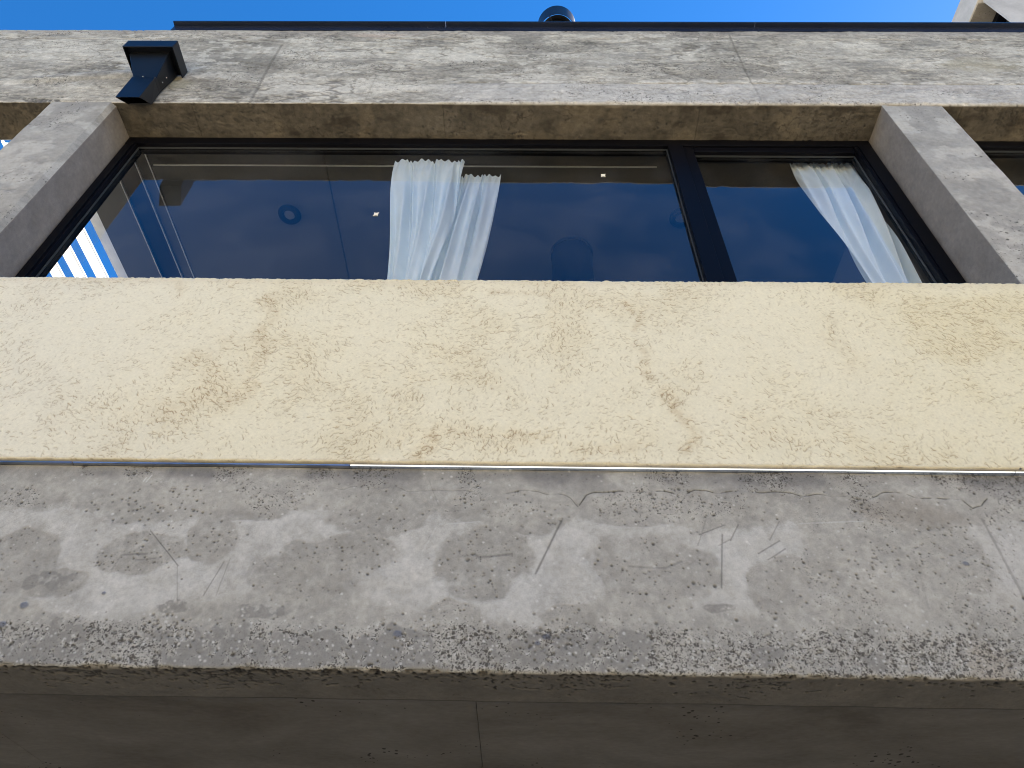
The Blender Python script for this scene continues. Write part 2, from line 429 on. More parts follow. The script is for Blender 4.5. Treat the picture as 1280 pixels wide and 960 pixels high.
# ---- lower beam -----------------------------------------------------------------
def build_slab():
    rs = np.random.RandomState(11)
    xs = xgrid(-2.05, 2.0, 0.0024, HX)
    H = Z_ST - Z_SB
    vf = np.arange(0, H - 0.006, 0.0024); n_f = len(vf)
    vb = np.arange(H + 0.006, H + 0.202, 0.0045)
    vs = np.concatenate([vf, [H - .001], vb]).astype(np.float32)
    prof = [(D, Z_ST - v, -1, 0) for v in vf] + [(D + .002, Z_SB + .002, -.7, -.7)] + [(D + (v - H), Z_SB, 0, -1) for v in vb]
    C = Canvas(xs, vs); U, V = C.U, C.V
    def p(px, py):
        x, z = onY(px, py, D); return x, Z_ST - z
    def pr(px): return px * 0.0027             # photo pixels to metres here
    depth = np.zeros_like(U); 
    lo = fbm(U, V, .45, 5, 1); md = fbm(U, V, .09, 5, 2); fi = fbm(U, V, .02, 3, 3)
    base = np.array([.378, .365, .320], dtype=np.float32)
    t = 0.88 + .24 * (lo - .5) + .34 * (md - .5) + .34 * (fi - .5)
    tone = base[None, None, :] * t[..., None]
    # vertical trowel streaks
    st = fbm(U * 9, V, .5, 4, 5)
    tone *= (1 + .10 * (st - .5))[..., None]
    # pale skim of cement slurry in the middle
    top = p(640, 652)[1]; bot = p(640, 768)[1]
    ed = .10 * (fbm(U, V * .3, .30, 3, 4) - .5) * 2
    slurry = sstep(top - .018, top + .018, V + ed * .5 + .03 * (fi - .5)) * (1 - sstep(bot - .03, bot + .03, V + ed * .9 + .02 + .05 * (md - .5)))
    slurry *= (1 - sstep(p(985, 700)[0] - .01, p(1000, 700)[0] + .03, U + .15 * (fbm(U, V, .12, 3, 6) - .5))) + sstep(p(1165, 700)[0], p(1200, 700)[0], U + .2 * (md - .5)) * .6
    slurry = np.clip(slurry, 0, 1)
    isl = np.zeros_like(U)
    for i, (cx, cy, rx, ry, ro) in enumerate([(172, 690, 48, 22, 0), (265, 672, 32, 24, 0), (28, 700, 50, 30, .4), (398, 712, 78, 34, -.35), (605, 703, 58, 36, -.35),
                             (822, 716, 66, 42, .1), (978, 734, 44, 28, -.2), (470, 640, 60, 26, 0), (660, 640, 50, 22, 0), (880, 640, 90, 14, 0),
                             (565, 772, 28, 16, 0), (735, 775, 52, 12, 0), (1190, 700, 46, 34, .5), (60, 730, 40, 14, 0), (300, 640, 60, 10, 0), (790, 650, 40, 8, 0)]):
        a, b = p(cx, cy)
        isl = np.maximum(isl, C.ell(a, b, pr(rx), pr(ry) * 1.25, ro, .10, .38, i, .08) * (.66 + .34 * sstep(.3, .55, fbm(U, V, .035, 4, i))))
    pale = np.clip(slurry * (1 - isl), 0, 1)
    rim = np.clip(sstep(.2, .5, pale) - sstep(.5, .85, pale), 0, 1)
    tone = cmix(tone, (.49, .482, .445), np.clip(pale * (.05 + 1.0 * fbm(U, V, .06, 5, 7)), 0, 1))
    tone = cmix(tone, (.47, .455, .42), rim * .30 * sstep(.4, .6, md))
    tone = cmix(tone, (.25, .240, .212), isl * slurry * .40)
    depth -= pale * .0008
    # darker damp skim patches along the bottom and top
    dp = np.zeros_like(U)
    for i, (cx, cy, rx, ry) in enumerate([(68, 812, 22, 26), (18, 818, 30, 16), (270, 812, 62, 24), (215, 758, 20, 6), (505, 812, 46, 22), (450, 822, 14, 18), (700, 815, 66, 18),
                              (790, 812, 20, 26), (385, 812, 40, 22), (330, 765, 26, 9), (965, 820, 20, 10), (1105, 828, 14, 10), (60, 725, 24, 10), (900, 760, 16, 5)]):
        a, b = p(cx, cy); dp = np.maximum(dp, C.ell(a, b, pr(rx), pr(ry), 0, .14, .75, i + 3, .045))
    tb = (1 - sstep(.016, .060, V + .07 * (fbm(U, V, .10, 4, 2) - .5)))
    tb2 = (1 - sstep(.05, .12, V + .12 * (fbm(U, V, .16, 4, 5) - .5))) * sstep(.50, .62, fbm(U, V, .22, 3, 1))
    dp = dp * sstep(.30, .44, fbm(U, V, .022, 4, 6)); tone = cmix(tone, (.205, .198, .178), np.clip(dp * .78, 0, 1))
    tone = cmix(tone, (.17, .165, .155), np.clip(tb * .5 + tb2 * .45, 0, 1))
    # brownish stain on the right
    a, b = p(1130, 640); tone = cmix(tone, (.20, .17, .13), C.ell(a, b, .16, .05, .1, .5, .6, 2) * .4)
    a, b = p(1235, 835); tone = cmix(tone, (.30, .25, .18), C.ell(a, b, .06, .06, .1, .5, .6, 2) * .3)
    # pores
    pore = np.zeros_like(U); lite = np.zeros_like(U)
    rough = p(640, 782)[1]
    gx = p(1000, 700)[0]
    def isl_at(u, v):
        c = np.clip(np.searchsorted(xs, u), 0, len(xs) - 1); r = np.clip(np.searchsorted(vs, v), 0, len(vs) - 1)
        return isl[r, c], pale[r, c], dp[r, c]
    def dens(u, v):
        ii, pp, dd = isl_at(u, v)
        n = fbm(u, v, .16, 3, 3); n2 = fbm(u, v, .05, 2, 5)
        d = sstep(rough - .05, rough + .07, v + .08 * (n - .5)) * (.55 + .9 * (n2 - .4))
        d = np.maximum(d, (v < .17) * sstep(.42, .62, n) * .40)
        d = np.maximum(d, ii * .22 * (.4 + n))
        d = np.maximum(d, (u > gx) * (v < rough) * .16 * sstep(.35, .6, n) * 1.5)
        d = np.maximum(d, .012)
        return d * (1 - .88 * pp) * (1 - .75 * dd)
    for (n, r0, r1, a0, a1) in ((12000, .0010, .0024, .35, .8), (5000, .0020, .0036, .5, 1.0), (800, .0035, .0065, .7, 1.0)):
        u, v = sample_pts(rs, n, -2.3, 2.3, 0, H, dens)
        C.pits(pore, list(zip(u, v)), rs.uniform(r0, r1, len(u)), rs.uniform(a0, a1, len(u)))
    # elongated chips in the rough zone
    def dens2(u, v): return sstep(rough - .01, rough + .09, v) * (.3 + .9 * fbm(u, v, .1, 2, 6)) * (1 - .8 * isl_at(u, v)[2])
    u, v = sample_pts(rs, 2600, -2.3, 2.3, 0, H, dens2)
    for a, b in zip(u, v):
        L = rs.uniform(.003, .011); th = rs.uniform(-.9, .9)
        C.path(pore, [(a, b), (a + L * math.cos(th), b + L * math.sin(th))], rs.uniform(.0008, .002), rs.uniform(.4, .95), 0, rs.randint(999))
    u, v = sample_pts(rs, 6500, -2.0, 2.0, 0, H, lambda u, v: np.maximum(sstep(rough - .07, rough + .06, v) * .7, .06))
    C.pits(lite, list(zip(u, v)), rs.uniform(.0014, .0045, len(u)), rs.uniform(.3, .9, len(u)))
    # clusters at named spots
    for (cx, cy, n, sr, rr) in ((190, 632, 70, 34, .0045), (265, 672, 16, 12, .004), (165, 697, 26, 26, .003), (820, 628, 20, 20, .004), (1080, 712, 30, 30, .004), (1120, 690, 26, 28, .003),
                                (690, 800, 60, 22, .005), (205, 788, 50, 20, .005), (500, 792, 34, 20, .0045), (1160, 800, 50, 24, .004), (960, 840, 60, 40, .004), (1190, 660, 30, 20, .003)):
        a, b = p(cx, cy)
        us = rs.normal(a, pr(sr), n); v_ = rs.normal(b, pr(sr) * .45, n)
        C.pits(pore, list(zip(us, v_)), rs.uniform(.001, rr, n), rs.uniform(.5, 1, n))
    dn = np.clip(dens(U.ravel(), V.ravel()).reshape(U.shape), 0, 1)
    pd = np.clip(dn * 1.35 * (.55 + .9 * fi) + .06 + .34 * sstep(rough - .05, rough + .07, V) * (1 - .75 * dp) * (.5 + sstep(.35, .6, md)) + .25 * tb * (1 - pale) + .16 * (U > gx), 0, 1)
    # hairline crack
    crack = np.zeros_like(U)
    P1 = [p(*q) for q in [(0, 606), (60, 609), (95, 606), (150, 603), (215, 606), (290, 610), (350, 606), (400, 607), (432, 612), (470, 608), (520, 611), (560, 613), (600, 614), (625, 617), (660, 615), (700, 617), (714, 622), (723, 631)]]
    P2 = [p(*q) for q in [(724, 630), (733, 619), (745, 616), (800, 613), (840, 615), (848, 620), (853, 627), (861, 618), (870, 614), (905, 614), (950, 617), (1000, 619), (1030, 618), (1060, 619), (1086, 623), (1100, 617), (1125, 618), (1150, 621), (1200, 620), (1216, 633), (1230, 632), (1236, 622)]]
    C.path(crack, P1[5:], .0003, .6, .022, 3); C.path(crack, P2, .0005, .85, .016, 9); crack *= (.15 + 1.0 * sstep(.40, .58, fbm(U, V, .035, 3, 5))) * (.45 + .55 * sstep(-.4, .3, U))
    scr = np.zeros_like(U)
    for i, (a, b, w, am) in enumerate([((702, 651), (669, 717), .0026, .62), ((188, 664), (223, 708), .0008, .6), ((280, 702), (254, 745), .0008, .5), ((288, 698), (270, 745), .0006, .35), ((903, 668), (902, 735), .0013, .6),
                         ((906, 656), (874, 668), .0007, .6), ((923, 656), (913, 676), .0008, .6), ((914, 674), (898, 682), .0006, .5), ((948, 692), (975, 676), .001, .6), ((960, 700), (982, 686), .001, .55), ((974, 652), (962, 676), .0006, .5),
                         ((882, 650), (872, 682), .0006, .4), ((640, 692), (600, 697), .0035, .42), ((600, 697), (592, 692), .003, .35), ((852, 702), (830, 710), .003, .3), ((830, 710), (786, 708), .003, .28),
                         ((140, 712), (152, 694), .002, .3), ((152, 694), (185, 692), .003, .4), ((170, 700), (195, 698), .002, .35), ((222, 706), (222, 755), .0006, .3), ((536, 600), (548, 632), .0006, .25), ((0, 660), (40, 640), .0005, .2), ((862, 705), (870, 700), .002, .2)]):
        C.path(scr, [p(*a), p(*b)], w, am, .002, i)
    C.path(scr, [p(1228, 648), p(1282, 750)], .004, .35, .004, 77)
    C.path(scr, [p(1150, 720), p(1160, 760)], .002, .15, .004, 78)
    wh = np.zeros_like(U)
    for a, b in [((179, 602), (183, 597)), ((182, 603), (190, 594)), ((100, 650), (90, 668)), ((545, 660), (528, 690)), ((560, 655), (600, 652)), ((1000, 655), (1080, 652))]:
        C.path(wh, [p(*a), p(*b)], .0012, .55 if a[1] < 610 else .25, .003, 5)
    # stones laid bare
    for cx, cy, r in ((30, 757, .012), (3, 781, .012), (497, 793, .013), (1207, 705, .009), (683, 797, .010), (672, 805, .008), (130, 742, .006)):
        a, b = p(cx, cy); m = C.ell(a, b, r, r * .8, .3, .3, .3, 2, .02)
        tone = cmix(tone, (.12, .13, .16), m * .8); depth -= m * .003
    tone = cmix(tone, (.045, .042, .038), np.clip(pore * .86, 0, 1))
    tone = cmix(tone, (.60, .59, .55), np.clip(lite * .75 * (1 - pore), 0, 1))
    tone = cmix(tone, (.03, .028, .025), np.clip(crack, 0, 1))
    tone = cmix(tone, (.06, .057, .052), np.clip(scr, 0, 1))
    tone = cmix(tone, (.62, .62, .60), np.clip(wh, 0, 1))
    depth += pore * .0035 + crack * .004 + scr * .0012 + (.5 - md) * .003 + (.5 - fbm(U, V, .3, 3, 2)) * .006
    # underside lip: browner, shade put into its darker tone; pits, chipped arris
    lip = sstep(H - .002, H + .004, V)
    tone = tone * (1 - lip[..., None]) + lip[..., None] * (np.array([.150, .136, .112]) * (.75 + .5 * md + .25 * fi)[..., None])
    pore2 = np.zeros_like(U)
    def dens3(u, v): return (.10 + .9 * sstep(.50, .66, fbm(u, v, .16, 3, 4))) * (1 - sstep(0.02, .16, v - H))
    u, v = sample_pts(rs, 3600, -2.3, 2.3, H, H + .17, dens3)
    C.pits(pore2, list(zip(u, v)), rs.uniform(.0015, .006, len(u)), rs.uniform(.5, 1, len(u)))
    for a, b in zip(u[:170], v[:170]):
        L = rs.uniform(.01, .05); th = rs.uniform(-.35, .35)
        C.path(pore2, [(a, b), (a + L * math.cos(th), b + L * math.sin(th))], rs.uniform(.001, .003), rs.uniform(.4, .8), .006, rs.randint(999))
    # ragged band of honeycomb near the middle
    for cx, w, n in ((-.75, .18, 60), (-.45, .25, 120), (.15, .2, 60), (-1.55, .15, 60), (1.35, .2, 50)):
        us = rs.normal(cx, w, n); v_ = H + np.abs(rs.normal(.02, .02, n))
        C.pits(pore2, list(zip(us, v_)), rs.uniform(.003, .009, n), rs.uniform(.6, 1, n))
    tone = cmix(tone, (.02, .017, .014), np.clip(pore2 * lip, 0, 1))
    depth += pore2 * .005 * lip
    chip = sstep(.50, .74, fbm(U, V * 0 + 3.0, .05, 5, 1)) * (np.exp(-((V - H) / .007) ** 2))
    depth += chip * .012
    # dark joint line put into the tone where the formwork joint starts
    for row in (-1, -2):
        tone[row] *= .6
    core = [(-HX, HX, D + .03, D + .20, Z_SB + .02, Z_ST)]
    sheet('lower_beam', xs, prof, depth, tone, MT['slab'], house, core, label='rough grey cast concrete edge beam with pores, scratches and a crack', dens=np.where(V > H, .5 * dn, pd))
build_slab()

# underside panels behind the beam lip, split by recessed joints
def soffit_relief(name, x0, x1, y0, y1, z, parent, mat, dz=0.0):
    bm = bmesh.new()
    box(bm, x0 + .001, x1 - .001, y0 + .001, y1 - .001, z, z + .05)
    return obj(name, bm, mat, parent)
for i, (a, b) in enumerate([(-1.677 - 1.55 * k, -.125 - 1.55 * k) for k in range(3, -1, -1)] + [(-.125 + 1.565 * k, 1.44 + 1.565 * k) for k in range(0, 4)]):
    for j, (c, d) in enumerate(((D + .198, D + 1.42), (D + 1.42, D + 2.64))):
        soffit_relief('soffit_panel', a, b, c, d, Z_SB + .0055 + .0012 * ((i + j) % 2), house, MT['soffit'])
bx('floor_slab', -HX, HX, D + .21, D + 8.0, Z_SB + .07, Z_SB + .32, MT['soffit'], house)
bx('ground_floor_wall', -HX, HX, D + 2.70, D + 2.95, 0, Z_SB + .069, MT['column'], house)

# ---- stucco parapet ---------------------------------------------------------------
def build_stucco():
    rs = np.random.RandomState(5)
    YP = D - .012
    xs = xgrid(-2.45, 2.4, 0.0027, HX)
    zt, zb = Z_CT, Z_ST + .021
    H = zt - zb
    vt = np.array([-.10, -.05, -.02, -.008]); vf = np.arange(0, H, .0030); vb = np.array([H + .003, H + .012, H + .02])
    vs = np.concatenate([vt, vf, vb]).astype(np.float32)
    prof = [(YP - v, zt, 0, 1) for v in vt] + [(YP, zt - v, -1, 0) for v in vf] + [(YP + (v - H), zb, 0, -1) for v in vb]
    C = Canvas(xs, vs); U, V = C.U, C.V
    def p(px, py):
        x, z = onY(px, py, YP); return x, zt - z
    depth = np.zeros_like(U)
    big = fbm(U, V, .55, 4, 2); md = fbm(U, V, .14, 4, 4)
    # where the float dragged the grit: density of grooves
    dm = .05 + .80 * sstep(.36, .68, fbm(U, V, .20, 5, 1) * .6 + md * .4)
    def blob(px, py, rx, ry, ro, amt):
        nonlocal dm
        a, b = p(px, py); dm = np.clip(dm + amt * C.ell(a, b, rx, ry, ro, .8, .5, 3, .15), 0, 1)
    blob(150, 400, .60, .20, -.1, -.35); blob(60, 470, .45, .22, 0, -.2)
    blob(262, 470, .30, .17, -.7, .28); blob(320, 380, .22, .08, 0, .35); blob(220, 520, .25, .1, -.5, .35)
    blob(600, 440, .30, .14, -.2, .3); blob(930, 430, .30, .18, 0, -.45); blob(1020, 400, .25, .12, 0, -.4)
    blob(1170, 400, .42, .20, .35, .45); blob(740, 420, .3, .12, .2, .25); blob(450, 360, .5, .05, 0, .35); blob(540, 555, .3, .06, 0, .4); blob(880, 560, .4, .06, 0, .2)
    gro = np.zeros_like(U); ochre = np.zeros_like(U)
    # flow of the trowel
    fa = fbm(U, V, .42, 2, 6)
    def ang(u, v):
        a = (fbm(u, v, .45, 2, 6) - .5) * 4.2 + (fbm(u, v, .10, 2, 2) - .5) * 2.2
        a += .55 * sstep(1.0, 2.2, u)                       # strokes slope down to the right at the right end
        a -= .75 * (1 - sstep(-1.5, -.7, u))                # and up to the right at the left end
        return a
    def stroke_field(n, l0, l1, w0, w1, a0, a1, dens):
        u, v = sample_pts(rs, n, -2.9, 2.9, .0, H, dens)
        m = len(u); L = rs.uniform(l0, l1, m) * rs.uniform(.5, 1, m); th = ang(u, v) + rs.normal(0, .50, m); cur = rs.normal(0, 60, m)
        w = rs.uniform(w0, w1, m); am = rs.uniform(a0, a1, m)
        K = 14; t = np.linspace(0, 1, K)
        for i in range(m):
            thi = th[i] + cur[i] * L[i] * (t - .5)
            du = np.cumsum(np.cos(thi)) * L[i] / K; dv = np.cumsum(np.sin(thi)) * L[i] / K
            uu = u[i] + du; vv = v[i] + dv
            c0, c1 = np.searchsorted(xs, [uu.min() - .005, uu.max() + .005]); r0, r1 = np.searchsorted(vs, [vv.min() - .005, vv.max() + .005])
            if c1 - c0 < 1 or r1 - r0 < 1: continue
            d = ((U[r0:r1, c0:c1, None] - uu) ** 2 + (V[r0:r1, c0:c1, None] - vv) ** 2).min(-1)
            gv = am[i] * np.exp(-d / (w[i] ** 2))
            g = gro[r0:r1, c0:c1]; np.maximum(g, gv, out=g)
    ARCS = [([(338, 372), (334, 400), (326, 440), (320, 468), (300, 490), (285, 503)], .030, .5), ([(786, 378), (794, 396), (795, 414)], .016, .65), ([(797, 432), (806, 455), (818, 475)], .022, .55),
            ([(826, 494), (846, 508), (858, 524), (864, 545), (862, 565)], .024, .7), ([(535, 545), (540, 560), (528, 574)], .03, .8), ([(610, 365), (680, 368)], .02, .5), ([(215, 355), (225, 368)], .03, .5),
            ([(230, 450), (262, 440), (290, 425)], .05, .35), ([(200, 520), (250, 495), (270, 470)], .05, .35), ([(560, 540), (600, 545), (680, 545)], .03, .4), ([(730, 565), (800, 560)], .03, .4), ([(1030, 400), (1055, 440), (1075, 460)], .04, .35)]
    ochre0 = np.zeros_like(U)
    for pts, w, am in ARCS:
        pp = [p(*q) for q in pts]
        for (a, b) in zip(pp[:-1], pp[1:]):
            n = max(2, int(math.hypot(b[0] - a[0], b[1] - a[1]) / .010))
            for k in range(n):
                u, v = a[0] + (b[0] - a[0]) * k / n, a[1] + (b[1] - a[1]) * k / n
                u += .02 * math.sin(v * 31); W = C.win(u, v, w * 2.5); d2 = (U[W] - u) ** 2 + (V[W] - v) ** 2
                ochre0[W] = np.maximum(ochre0[W], am * np.exp(-d2 / w ** 2))
    dm = np.clip(dm + ochre0, 0, 1.6)
    def dn(u, v):
        c = np.clip(np.searchsorted(xs, u), 0, len(xs) - 1); r = np.clip(np.searchsorted(vs, v), 0, len(vs) - 1)
        return dm[r, c]
    stroke_field(27000, .007, .028, .0012, .0020, .3, 1.0, lambda u, v: .12 + .62 * dn(u, v) ** 1.3)
    stroke_field(4200, .025, .060, .0012, .0020, .6, 1.0, lambda u, v: .05 + .75 * dn(u, v) ** 1.5)
    stroke_field(14000, .004, .010, .0013, .0022, .25, .6, lambda u, v: .7 + 0 * u)
    # tone
    base = np.array([.70, .645, .465], dtype=np.float32)
    tone = np.tile(base, (*U.shape, 1)) * (.94 + .12 * big + .08 * (fbm(U, V, .03, 3, 5) - .5))[..., None]
    right = sstep(.6, 2.1, U + .4 * (big - .5)); left = 1 - sstep(-1.9, -1.0, U + .4 * (big - .5))
    tone = cmix(tone, (.65, .585, .37), right * .65)
    tone = cmix(tone, (.66, .63, .515), left * .75)
    tone = cmix(tone, (.75, .705, .54), (1 - dm).clip(0, 1) * .40)
    tone = cmix(tone, (.60, .49, .30), sstep(.45, 1, dm) * .10 * (.5 + md))
    # brown rub marks where the float dragged
    ochre = ochre0 * (.15 + 1.3 * sstep(.35, .65, fbm(U, V, .018, 3, 7)))
    tone = cmix(tone, (.46, .35, .20), np.clip(ochre, 0, 1) * .36)
    tone = cmix(tone, (.28, .20, .105), np.clip(gro * (.66 + .25 * dm + .3 * ochre), 0, .95))
    # soiling just below the top edge and specks along the foot
    tone = cmix(tone, (.50, .42, .28), (1 - sstep(.0, .06, V + .05 * (md - .5))) * .25)
    tone = cmix(tone, (.45, .36, .22), sstep(H - .010, H - .002, V + .02 * (fbm(U, V, .03, 3, 3) - .5)) * .35)
    depth = gro * .0022 + (.5 - md) * .003 + (.5 - big) * .006 - .0012 * (1 - dm) + (.5 - fbm(U, V, .010, 2, 2)) * .0007
    depth[:6] += ((fbm(U[:6], V[:6] * 0 + 1.0, .014, 3, 3) - .5) * .010)
    depth[-4:] += ((fbm(U[-4:], V[-4:] * 0 + 1.0, .03, 3, 1) - .5) * .008)
    core = [(-HX, HX, YP + .018, D + .15, zb + .004, zt - .006)]
    sheet('parapet_wall', xs, prof, depth, tone, MT['stucco'], house, core, base=(.6, .55, .43), label='cream stucco parapet with curling trowel grooves', dens=.15 + .45 * dm)
build_stucco()

# polished trim between stucco and beam; pieces tilted and toned for their reflections
for (a, b, tilt) in ((-HX, -4.9, 0), (-4.9, -1.50, 0), (-1.50, -.57, .0004), (-.57, 1.62, .0024), (1.62, 4.8, .0023), (4.8, HX, 0)):
    bm = bmesh.new()
    g = .0012
    ys = [D + .02, D - .008, D - .0145, D - .0145 + tilt, D - .008 + tilt * .6, D + .02]
    zz = [Z_ST + .0070, Z_ST + .0070, Z_ST + .0062, Z_ST + .002, Z_ST + .001, Z_ST + .0005]
    loft(bm, [[(a + g, y, z) for y, z in zip(ys, zz)], [(b - g, y, z) for y, z in zip(ys, zz)]])
    obj('drip_trim', bm, MT['chrome'] if tilt > .002 else MT['dulltrim'], house)
bx('shadow_gap_strip', -HX, HX, D + .022, D + .05, Z_ST + .0073, Z_ST + .034, MT['frame'], house)  # black strip added for the shade in the gap

# ---- roof beam ------------------------------------------------------------------
def build_fascia():
    rs = np.random.RandomState(21)
    xs = xgrid(-4.0, 3.9, 0.0052, HX)
    H = Z_LT - Z_LB
    vf = np.arange(0, H - .004, .0062); vb = np.arange(H + .006, H + .245, .0062)
    vs = np.concatenate([vf, [H], vb]).astype(np.float32)
    prof = [(D, Z_LT - v, -1, 0) for v in vf] + [(D + .002, Z_LB + .002, -.7, -.7)] + [(D + (v - H), Z_LB, 0, -1) for v in vb]
    C = Canvas(xs, vs); U, V = C.U, C.V
    def p(px, py):
        x, z = onY(px, py, D); return x, Z_LT - z
    lo = fbm(U, V, .5, 5, 3, 1.8); md = fbm(U, V, .11, 5, 1, 2.1); fi = fbm(U, V, .022, 4, 4, 2.2); sp = fbm(U, V, .018, 2, 6)
    # a shallow warp makes the streaks drift
    wv = V + .05 * (fbm(U, V, .4, 3, 2) - .5)
    st = fbm(U, wv, .012, 3, 2, 16)
    t = .82 + .42 * (lo - .5) + .85 * (md - .5) + .80 * (fi - .5) + .26 * (st - .5) + .45 * (sp - .5)
    tone = np.array([.40, .372, .305], dtype=np.float32)[None, None] * t[..., None]
    # clean pale scour and dark algae patches
    pl = sstep(.53, .68, fbm(U, V, .16, 5, 5, 3.0)); dk = sstep(.55, .70, fbm(U, V, .11, 5, 7, 2.6)) 
    tone = cmix(tone, (.54, .51, .435), pl * .55 * (.4 + 1.1 * fi)); tone = cmix(tone, (.17, .160, .135), dk * .6 * sstep(.3, .6, fi))
    dark = [(275, 70, .22, .12, .7), (330, 80, .10, .35, .5), (46, 82, .16, .05, .5), (620, 85, .16, .10, .5), (540, 88, .18, .07, .4), (690, 60, .30, .05, .4), (895, 95, .16, .14, .45), (740, 75, .22, .10, .35), (420, 60, .3, .06, .3),
            (1030, 68, .2, .07, .3), (1230, 88, .3, .08, .35), (1150, 50, .3, .06, .3), (980, 95, .18, .05, .5), (150, 100, .3, .08, .3), (250, 60, .18, .10, .4)]
    for i, (cx, cy, ru, rv, am) in enumerate(dark):
        a, b = p(cx, cy); tone = cmix(tone, (.17, .16, .135), C.ell(a, b, ru, rv, 0, .5, .55, i, .10) * am * sstep(.30, .60, fi * .5 + md * .5))
    lite = [(400, 65, .45, .14, .55), (560, 70, .40, .10, .5), (660, 95, .35, .05, .5), (1050, 60, .3, .08, .3), (100, 65, .5, .18, .35), (430, 110, .6, .10, .45), (800, 110, .8, .09, .3)]
    for i, (cx, cy, ru, rv, am) in enumerate(lite):
        a, b = p(cx, cy); tone = cmix(tone, (.58, .55, .47), C.ell(a, b, ru, rv, 0, .5, .5, i + 2, .12) * am * (.4 + 1.1 * fi))
    a, b = p(470, 44); tone = cmix(tone, (.42, .33, .26), C.ell(a, b, .22, .035, 0, .5, .5, 1, .06) * .5)
    a, b = p(1180, 112); tone = cmix(tone, (.40, .34, .28), C.ell(a, b, .25, .05, 0, .5, .5, 1, .06) * .4)
    a, b = p(1230, 82); tone = cmix(tone, (.33, .29, .17), C.ell(a, b, .25, .10, 0, .5, .5, 1, .06) * .35)
    a, b = p(215, 105); tone = cmix(tone, (.30, .28, .18), C.ell(a, b, .12, .08, 0, .5, .5, 1, .06) * .4)
    vn = np.zeros_like(U)
    for kk, (ss, mk) in enumerate(((.16, .3), (.09, .22), (.30, .5))):
        vv = np.abs(fbm(U, wv, ss, 5, kk, 2.4) - .5)
        vn = np.maximum(vn, (1 - sstep(.003, .018, vv)) * sstep(.48, .60, fbm(U, V, mk, 3, kk + 4)))
    tone = cmix(tone, (.13, .118, .095), vn * .7); depth = vn * .003 + (.5 - md) * .006 + (.5 - fi) * .0035 + (.5 - lo) * .006 - st * .001
    sc2 = sstep(.60, .66, fbm(U, V, .045, 4, 6, 1.8)) * sstep(.45, .6, fbm(U, V, .3, 3, 2)); tone = cmix(tone, (.60, .57, .49), sc2 * .5)
    # vertical lift joints and horizontal board joint
    J = np.zeros_like(U)
    for pts, w, am in (([(912, 44), (930, 85), (952, 128)], .006, .45), ([(352, 56), (335, 85), (312, 128)], .009, .45), ([(966, 44), (972, 60), (985, 76)], .004, .2), ([(470, 95), (455, 128)], .004, .2), ([(782, 105), (770, 128)], .005, .15)):
        C.path(J, [p(*q) for q in pts], w, am, .01, 4)
    hj = p(800, 105.3)[1]
    hx0 = p(540, 105)[0]
    bmask = sstep(hx0 - .1, hx0 + .3, U)
    line = np.exp(-((V - hj - .008 * (fbm(U, V * 0, .3, 3, 1) - .5)) / .012) ** 2) * bmask * (.35 + 1.1 * sstep(.35, .6, fbm(U, V, .10, 3, 2)))
    tone = cmix(tone, (.11, .10, .08), np.clip(J * 1.2 + line, 0, 1))
    depth += J * .006 + line * .010
    depth -= bmask * sstep(hj, hj + .01, V) * .010
    rag = np.exp(-((V - hj + .03) / .03) ** 2) * bmask * sstep(.50, .60, fbm(U, V, .035, 4, 4, 1.8)); tone = cmix(tone, (.60, .57, .50), rag * .6)
    tone = cmix(tone, (.50, .485, .455), bmask * sstep(hj + .01, hj + .03, V) * .42)
    # a second, wavy construction joint under the coping
    j2 = p(640, 49)[1]
    l2 = np.exp(-((V - j2 - .05 * (fbm(U, V * 0, .35, 4, 5) - .5)) / .008) ** 2) * sstep(.40, .60, fbm(U, V, .25, 3, 6))
    tone = cmix(tone, (.19, .17, .15), l2 * .55); depth += l2 * .005
    tone = cmix(tone, (.27, .25, .225), (1 - sstep(.0, .12, V + .08 * (md - .5))) * .55)
    # pits
    pore = np.zeros_like(U)
    def dens(u, v): return .10 + .9 * sstep(.50, .68, fbm(u, v, .15, 3, 2, 2.5))
    u, v = sample_pts(rs, 9000, -4.2, 4.1, 0, H, dens)
    C.pits(pore, list(zip(u, v)), rs.uniform(.001, .005, len(u)), rs.uniform(.3, .8, len(u)))
    u, v = sample_pts(rs, 3200, -4.2, 4.1, 0, H, dens)
    for a, b in zip(u, v):
        L = rs.uniform(.015, .06); th = rs.normal(0, .12)
        C.path(pore, [(a, b), (a + L * math.cos(th), b + L * math.sin(th))], rs.uniform(.001, .0025), rs.uniform(.3, .75), .004, rs.randint(999)) if rs.rand() < .45 else None
    # knot of honeycomb where the left column meets the beam
    a, b = p(52, 123); n = 90
    us = rs.normal(a, .07, n); v_ = H + rs.normal(.005, .035, n)
    C.pits(pore, list(zip(us, v_)), rs.uniform(.008, .022, n), rs.uniform(.7, 1, n))
    # the cast hump running down into the left column
    a, b = p(118, 95)
    hump = C.ell(a, b, .50, .045, -.16, .8, .3, 2, .15); depth -= hump * .012
    edge = sstep(H - .016, H - .004, V) * (1 - sstep(H + .001, H + .006, V))
    tone = cmix(tone, (.56, .54, .50), edge * .5 * sstep(.35, .55, fbm(U, V * 0, .12, 3, 4)))
    # underside: brown and stained, its shade put into a darker tone
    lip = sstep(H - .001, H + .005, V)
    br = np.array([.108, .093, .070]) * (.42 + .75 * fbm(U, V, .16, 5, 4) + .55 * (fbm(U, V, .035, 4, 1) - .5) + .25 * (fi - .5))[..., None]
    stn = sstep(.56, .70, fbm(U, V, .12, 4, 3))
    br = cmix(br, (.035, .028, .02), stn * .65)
    br = cmix(br, (.17, .14, .095), sstep(.58, .72, fbm(U, V, .2, 4, 6)) * .4)
